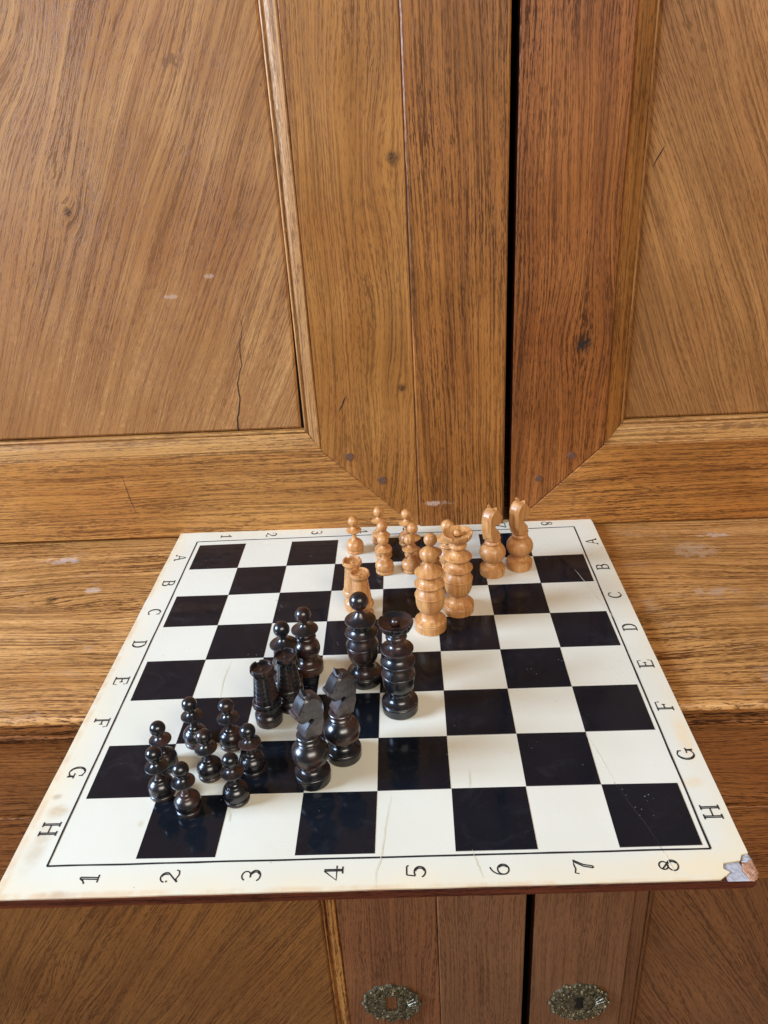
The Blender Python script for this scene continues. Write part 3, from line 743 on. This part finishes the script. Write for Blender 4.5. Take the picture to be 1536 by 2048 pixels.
PAWN = [(0, 0), (.165, 0), (.172, .006), (.175, .030), (.174, .048), (.166, .058), (.157, .062), (.156, .068)] + \
       smooth([(.160, .070), (.176, .105), (.181, .150), (.170, .200), (.140, .243), (.108, .268)], 4) + [(.104, .272), (.100, .277), (.092, .279), (.088, .288), (.074, .291), (.070, .300)] + \
       smooth([(.062, .305), (.046, .345), (.040, .385), (.043, .425)], 3) + [(.05, .432)] + \
       smooth([(.075, .440), (.120, .462), (.152, .488)], 3) + [(.158, .497), (.157, .506), (.150, .511)] + \
       smooth([(.140, .514), (.105, .527), (.070, .548), (.048, .575), (.042, .600)], 3)
PAWN_B = ballp(.110, .706, .040)
TOP1 = smooth([(.262, .19), (.225, .205), (.185, .235), (.160, .275), (.150, .315), (.150, .345)], 4)
URN = smooth([(.142, .352), (.180, .385), (.222, .450), (.241, .530), (.246, .610), (.246, .668)], 4) + [(.240, .673), (.242, .678), (.254, .684), (.259, .695), (.259, .707), (.252, .716)]
MID = smooth([(.248, .718), (.238, .748), (.218, .790), (.196, .830), (.186, .862)], 4) + smooth([(.200, .870), (.238, .893), (.254, .908)], 2) + [(.259, .920), (.257, .930), (.250, .937)]
MID2 = smooth([(.240, .940), (.205, .965), (.172, 1.000), (.156, 1.040), (.155, 1.070)], 4) + smooth([(.17, 1.082), (.215, 1.110), (.238, 1.130)], 2) + [(.246, 1.145), (.246, 1.155), (.238, 1.163)]
BODY = drum(.271) + TOP1 + URN + MID + MID2
QTOP = smooth([(.225, 1.168), (.185, 1.185), (.125, 1.225), (.082, 1.270), (.056, 1.310), (.050, 1.345)], 4)
KTOP = smooth([(.225, 1.168), (.180, 1.185), (.130, 1.220), (.108, 1.260), (.104, 1.295)], 4) + smooth([(.115, 1.305), (.145, 1.335), (.158, 1.365), (.150, 1.395), (.120, 1.420)], 3) + \
       smooth([(.112, 1.43), (.150, 1.462), (.210, 1.505), (.245, 1.560), (.258, 1.612)], 4) + [(.261, 1.622), (.258, 1.632), (.250, 1.634)] + smooth([(.240, 1.628), (.200, 1.607), (.150, 1.588), (.100, 1.576), (.080, 1.572)], 3) + [(.074, 1.560), (.06, 1.558)]
KNOB = ballp(.068, 1.618, .035)
ROOKP = drum(.202, .125, 1.02) + smooth([(.194, .172), (.176, .195), (.164, .225), (.162, .270)], 3) + [(.166, .285), (.172, .290)] + \
        smooth([(.190, .298), (.212, .325), (.217, .355), (.210, .390), (.196, .415)], 4) + [(.192, .420)]
TOWER = []
zt_, rt_ = .420, .190
for i, zz in enumerate((.50, .575, .65, .725, .80)):
    r_ = .190-.052*((zz-.42)/.45); TOWER += [(r_+.004, zz-.04), (r_+.0015, zz-.010), (r_-.004, zz-.006), (r_-.0045, zz+.001), (r_+.0015, zz+.006)]
TOWER += smooth([(.139, .862), (.140, .880), (.154, .910), (.172, .935)], 3) + [(.178, .945), (.179, .965), (.174, .985), (.172, 1.008), (.166, 1.012), (.150, 1.012), (.146, 1.006), (.143, .962), (.10, .955), (.04, .957)]
ROOKK = [(.03, .958), (.03, .966), (.02, .974), (0, .976)]
BISH = drum(.232, .120, 1.02) + smooth([(.222, .168), (.190, .185), (.150, .215), (.130, .250), (.128, .280)], 3) + \
       smooth([(.140, .290), (.185, .335), (.210, .395), (.213, .455), (.196, .525), (.155, .580), (.120, .605)], 5) + [(.115, .610)] + \
       smooth([(.125, .618), (.158, .640), (.168, .662), (.155, .685), (.118, .705), (.105, .725)], 3) + smooth([(.115, .738), (.165, .762), (.205, .785)], 3) + [(.216, .797), (.216, .808), (.208, .815)] + \
       smooth([(.195, .820), (.140, .845), (.090, .875), (.058, .910), (.046, .950)], 4)
BISH_B = ballp(.127, 1.076, .046)
KNB = drum(.243, .125, 1.02) + smooth([(.236, .172), (.205, .186), (.165, .205), (.140, .232), (.135, .255)], 3) + [(.14, .262)] + \
      [(.256*cos(radians(a_)), .478+.225*sin(radians(a_))) for a_ in range(-58, 62, 6)] + [(.132, .676), (.150, .686), (.157, .700)] + smooth([(.155, .715), (.138, .735), (.130, .755), (.140, .775), (.155, .790)], 3) + [(.157, .800), (.150, .808), (0, .808)]

def crown_notch(r, z, t):
    k = (t/(2*pi/6)) % 1.0; d = min(k, 1-k)*(2*pi/6)
    if r > .235 and z > 1.58 and d < .075: return r*(.975), z-.055*(1-d/.075)
    return r, z
def rook_notch(r, z, t):
    k = (t/(2*pi/4)) % 1.0; d = min(k, 1-k)*(2*pi/4)
    if r > .138 and z > .98 and d < .13: return r, .970+random.uniform(0, .004)
    return r, z

def make(kind):
    """returns list of (part name, bmesh, autosmooth)"""
    if kind == 'pawn': return [('body', lathe(PAWN)), ('ball', lathe(PAWN_B, 40))]
    if kind == 'queen': return [('body', lathe(BODY+QTOP, 80)), ('ball', lathe(ballp(.150, 1.487, .048, .97), 56))]
    if kind == 'king': return [('body', lathe(BODY+KTOP, 168, crown_notch)), ('knob', lathe(KNOB, 32))]
    if kind == 'rook': return [('body', lathe(ROOKP, 64)), ('tower', lathe([(.19, .418)]+TOWER+ROOKK, 64, rook_notch))]
    if kind == 'bishop': return [('body', lathe(BISH)), ('ball', lathe(BISH_B, 40))]
    if kind == 'knight': return [('body', lathe(KNB)), ('head', horse())]

def horse():
    # silhouette facing +x, counterclockwise from the chest; (forward, height)
    P_ = [(.085, .800), (.112, .835), (.128, .880), (.112, .915), (.056, .980), (-.005, 1.045), (-.050, 1.088),
          (-.020, 1.104), (.040, 1.078), (.095, 1.072), (.132, 1.088), (.158, 1.125), (.180, 1.160), (.205, 1.190), (.212, 1.222), (.198, 1.248),
          (.178, 1.250), (.160, 1.262), (.135, 1.305), (.105, 1.352), (.070, 1.395), (.040, 1.420),
          (.022, 1.432), (.000, 1.500), (-.030, 1.462), (-.070, 1.466), (-.125, 1.448), (-.175, 1.405), (-.218, 1.340), (-.242, 1.260), (-.250, 1.175),
          (-.246, 1.080), (-.228, .985), (-.195, .890), (-.150, .800)]
    P_ = [(x*.94-.012, z) for x, z in P_]
    n = len(P_); bm = bmesh.new()
    # inward offset by averaged normals
    ins = []
    for i in range(n):
        p0, p1, p2 = Vector(P_[i-1]), Vector(P_[i]), Vector(P_[(i+1) % n])
        nn = Vector((-(p2-p0).y, (p2-p0).x)).normalized()
        back = i >= 24 and i < n-1
        d = .042 if back else (.024 if 7 <= i <= 21 else .014)
        if i in (22, 23): d = .03
        if i >= n-3: d = .02
        if i in (0, n-1): nn = Vector((0, 0)); d = 0
        q = p1+nn*d
        ins.append(q)
    def Y(z, wide):  # half thickness: a bit thinner towards the muzzle
        return wide
    rows = []
    for side in (-1, 1):
        o = []; q_ = []
        for i in range(n):
            x, z = P_[i]
            muzzle = 1
            w1 = (.058 if i >= 24 else .088)*muzzle; w2 = .112*muzzle
            if i in (22, 23, 24): w1 = .088
            o.append(bm.verts.new((x*S, side*w1*S, z*S))); q_.append(bm.verts.new((ins[i].x*S, side*w2*S, ins[i].y*S)))
        rows.append((o, q_))
    mid = []
    for i in range(n):
        x, z = P_[i]
        if i == 23: z -= .085
        if i in (22, 24): z -= .02
        if i >= 25 and i < n-1: x += .012 if i > 28 else 0; z += .0
        mid.append(bm.verts.new((x*S, 0, z*S)))
    for i in range(n):
        j = (i+1) % n
        for side, (o, q_) in zip((-1, 1), rows):
            a_ = (mid[i], mid[j], o[j], o[i]); b_ = (o[i], o[j], q_[j], q_[i])
            bm.faces.new(a_ if side < 0 else a_[::-1]); bm.faces.new(b_ if side < 0 else b_[::-1])
    for side, (o, q_) in zip((-1, 1), rows):
        for tri in tessellate_polygon([[Vector((q.x, q.y, 0)) for q in ins]]):
            bm.faces.new([q_[k] for k in tri])
    # eyes
    for side in (-1, 1):
        bmesh.ops.create_uvsphere(bm, u_segments=12, v_segments=8, radius=.016*S, matrix=Matrix.Translation((.070*S, side*.106*S, 1.285*S)) @ Matrix.Diagonal((1.2, .6, 1, 1)))
    return bm

MESH = {}
def piece(kind, colour, x, y, yaw, label, group, tilt=0.):
    name = 'chess_'+kind
    key = (kind, colour)
    t = thing(name, label, kind, (x, y, .0), 0, group)
    t.location.z = .0052*S
    t.rotation_euler = (tilt, 0, yaw)
    if key not in MESH:
        L = []
        for pn, bm in make(kind):
            bmesh.ops.recalc_face_normals(bm, faces=bm.faces)
            me = bpy.data.meshes.new(pn); bm.to_mesh(me); bm.free(); me.materials.append(M_dk if colour == 'd' else M_lt)
            for p_ in me.polygons: p_.use_smooth = True
            me.set_sharp_from_angle(angle=radians(20 if pn == 'head' else 38)); L.append((pn, me))
        MESH[key] = L
    k_ = 1+random.uniform(-.018, .018)
    t.scale = (1+random.uniform(-.015, .015),)*2+(k_,)
    for pn, me in MESH[key]:
        o = bpy.data.objects.new(pn, me); COL.objects.link(o); o.parent = t
    return t

DP = 'dark pawns standing together at the front left'
for (x, y), lab in zip([(-2.687, -1.974), (-2.143, -2.042), (-3.027, -2.430), (-2.338, -2.625), (-1.747, -2.544), (-2.936, -2.945), (-2.505, -3.227), (-1.887, -3.076)],
    ['small dark pawn farthest back in the left of the dark pawn cluster', 'small dark pawn at the back of its cluster nearest the front rook',
     'small dark pawn half hidden behind the leftmost pawn in the cluster', 'small dark pawn standing alone in the middle of the dark pawn cluster',
     'small dark pawn on the right edge of the cluster on square G3', 'small dark pawn leftmost in the cluster directly before another pawn',
     'small dark pawn nearest the numbered front edge of the board', 'small dark pawn with a reddish ball at the front right of the cluster']):
    piece('pawn', 'd', x, y, random.uniform(0, 6), lab, DP)
WP = 'light pawns standing together by the back edge'
for (x, y), lab in zip([(-.608, 3.493), (-.093, 3.848), (-.009, 3.226), (.022, 2.629), (.479, 3.729), (.603, 3.048), (.538, 2.646)],
    ['small light pawn standing alone beside the far numeral 4', 'small light pawn at the back of the left file of three pawns', 'small light pawn in the middle of the left file of three pawns',
     'small light pawn at the front of the left file of three pawns', 'small light pawn at the back of the right group before the seam', 'small light pawn in the middle of the right group of pawns',
     'small light pawn at the front of the right group of pawns']):
    piece('pawn', 'l', x, y, random.uniform(0, 6), lab, WP)
piece('bishop', 'd', -1.180, -.370, 1, 'dark bishop with round head standing farther back behind the rooks', 'dark bishops')
piece('bishop', 'd', -1.475, -.735, 4, 'dark bishop mostly hidden directly behind the rear dark rook', 'dark bishops')
piece('bishop', 'l', .927, 1.950, 2, 'light bishop mostly hidden behind the ball topped light queen', 'light bishops')
piece('bishop', 'l', 1.270, 2.460, 5, 'light bishop mostly hidden behind the crowned light king', 'light bishops')
piece('rook', 'd', -1.668, -1.560, .5, 'dark castle shaped rook in front and left of the other', 'dark rooks')
piece('rook', 'd', -1.364, -1.248, .35, 'dark castle shaped rook behind and right of the other', 'dark rooks')
piece('rook', 'l', -.498, 1.402, .5, 'light castle shaped rook behind and left of the other', 'light rooks')
piece('rook', 'l', -.347, 1.014, .2, 'light castle shaped rook in front, half hidden by the dark queen', 'light rooks')
piece('knight', 'd', -.886, -2.748, pi+.62, 'dark horse head knight nearer the front edge of the board', 'dark knights')
piece('knight', 'd', -.482, -2.321, pi+.55, 'dark horse head knight behind and right of its twin', 'dark knights')
piece('knight', 'l', 2.125, 2.428, .82, 'light horse head knight nearer the crowned king', 'light knights')
piece('knight', 'l', 2.674, 2.631, .76, 'light horse head knight farthest right at the back of the board', 'light knights')
piece('queen', 'd', -.247, -.669, 0, 'tall dark queen topped with a large ball', 'queens')
piece('king', 'd', .320, -1.383, .35, 'tall dark king with a notched crown dish and small knob', 'kings')
piece('queen', 'l', .863, .694, 0, 'tall light queen topped with a large ball', 'queens')
piece('king', 'l', 1.384, 1.196, .2, 'tall light king with a notched crown dish and small knob', 'kings')
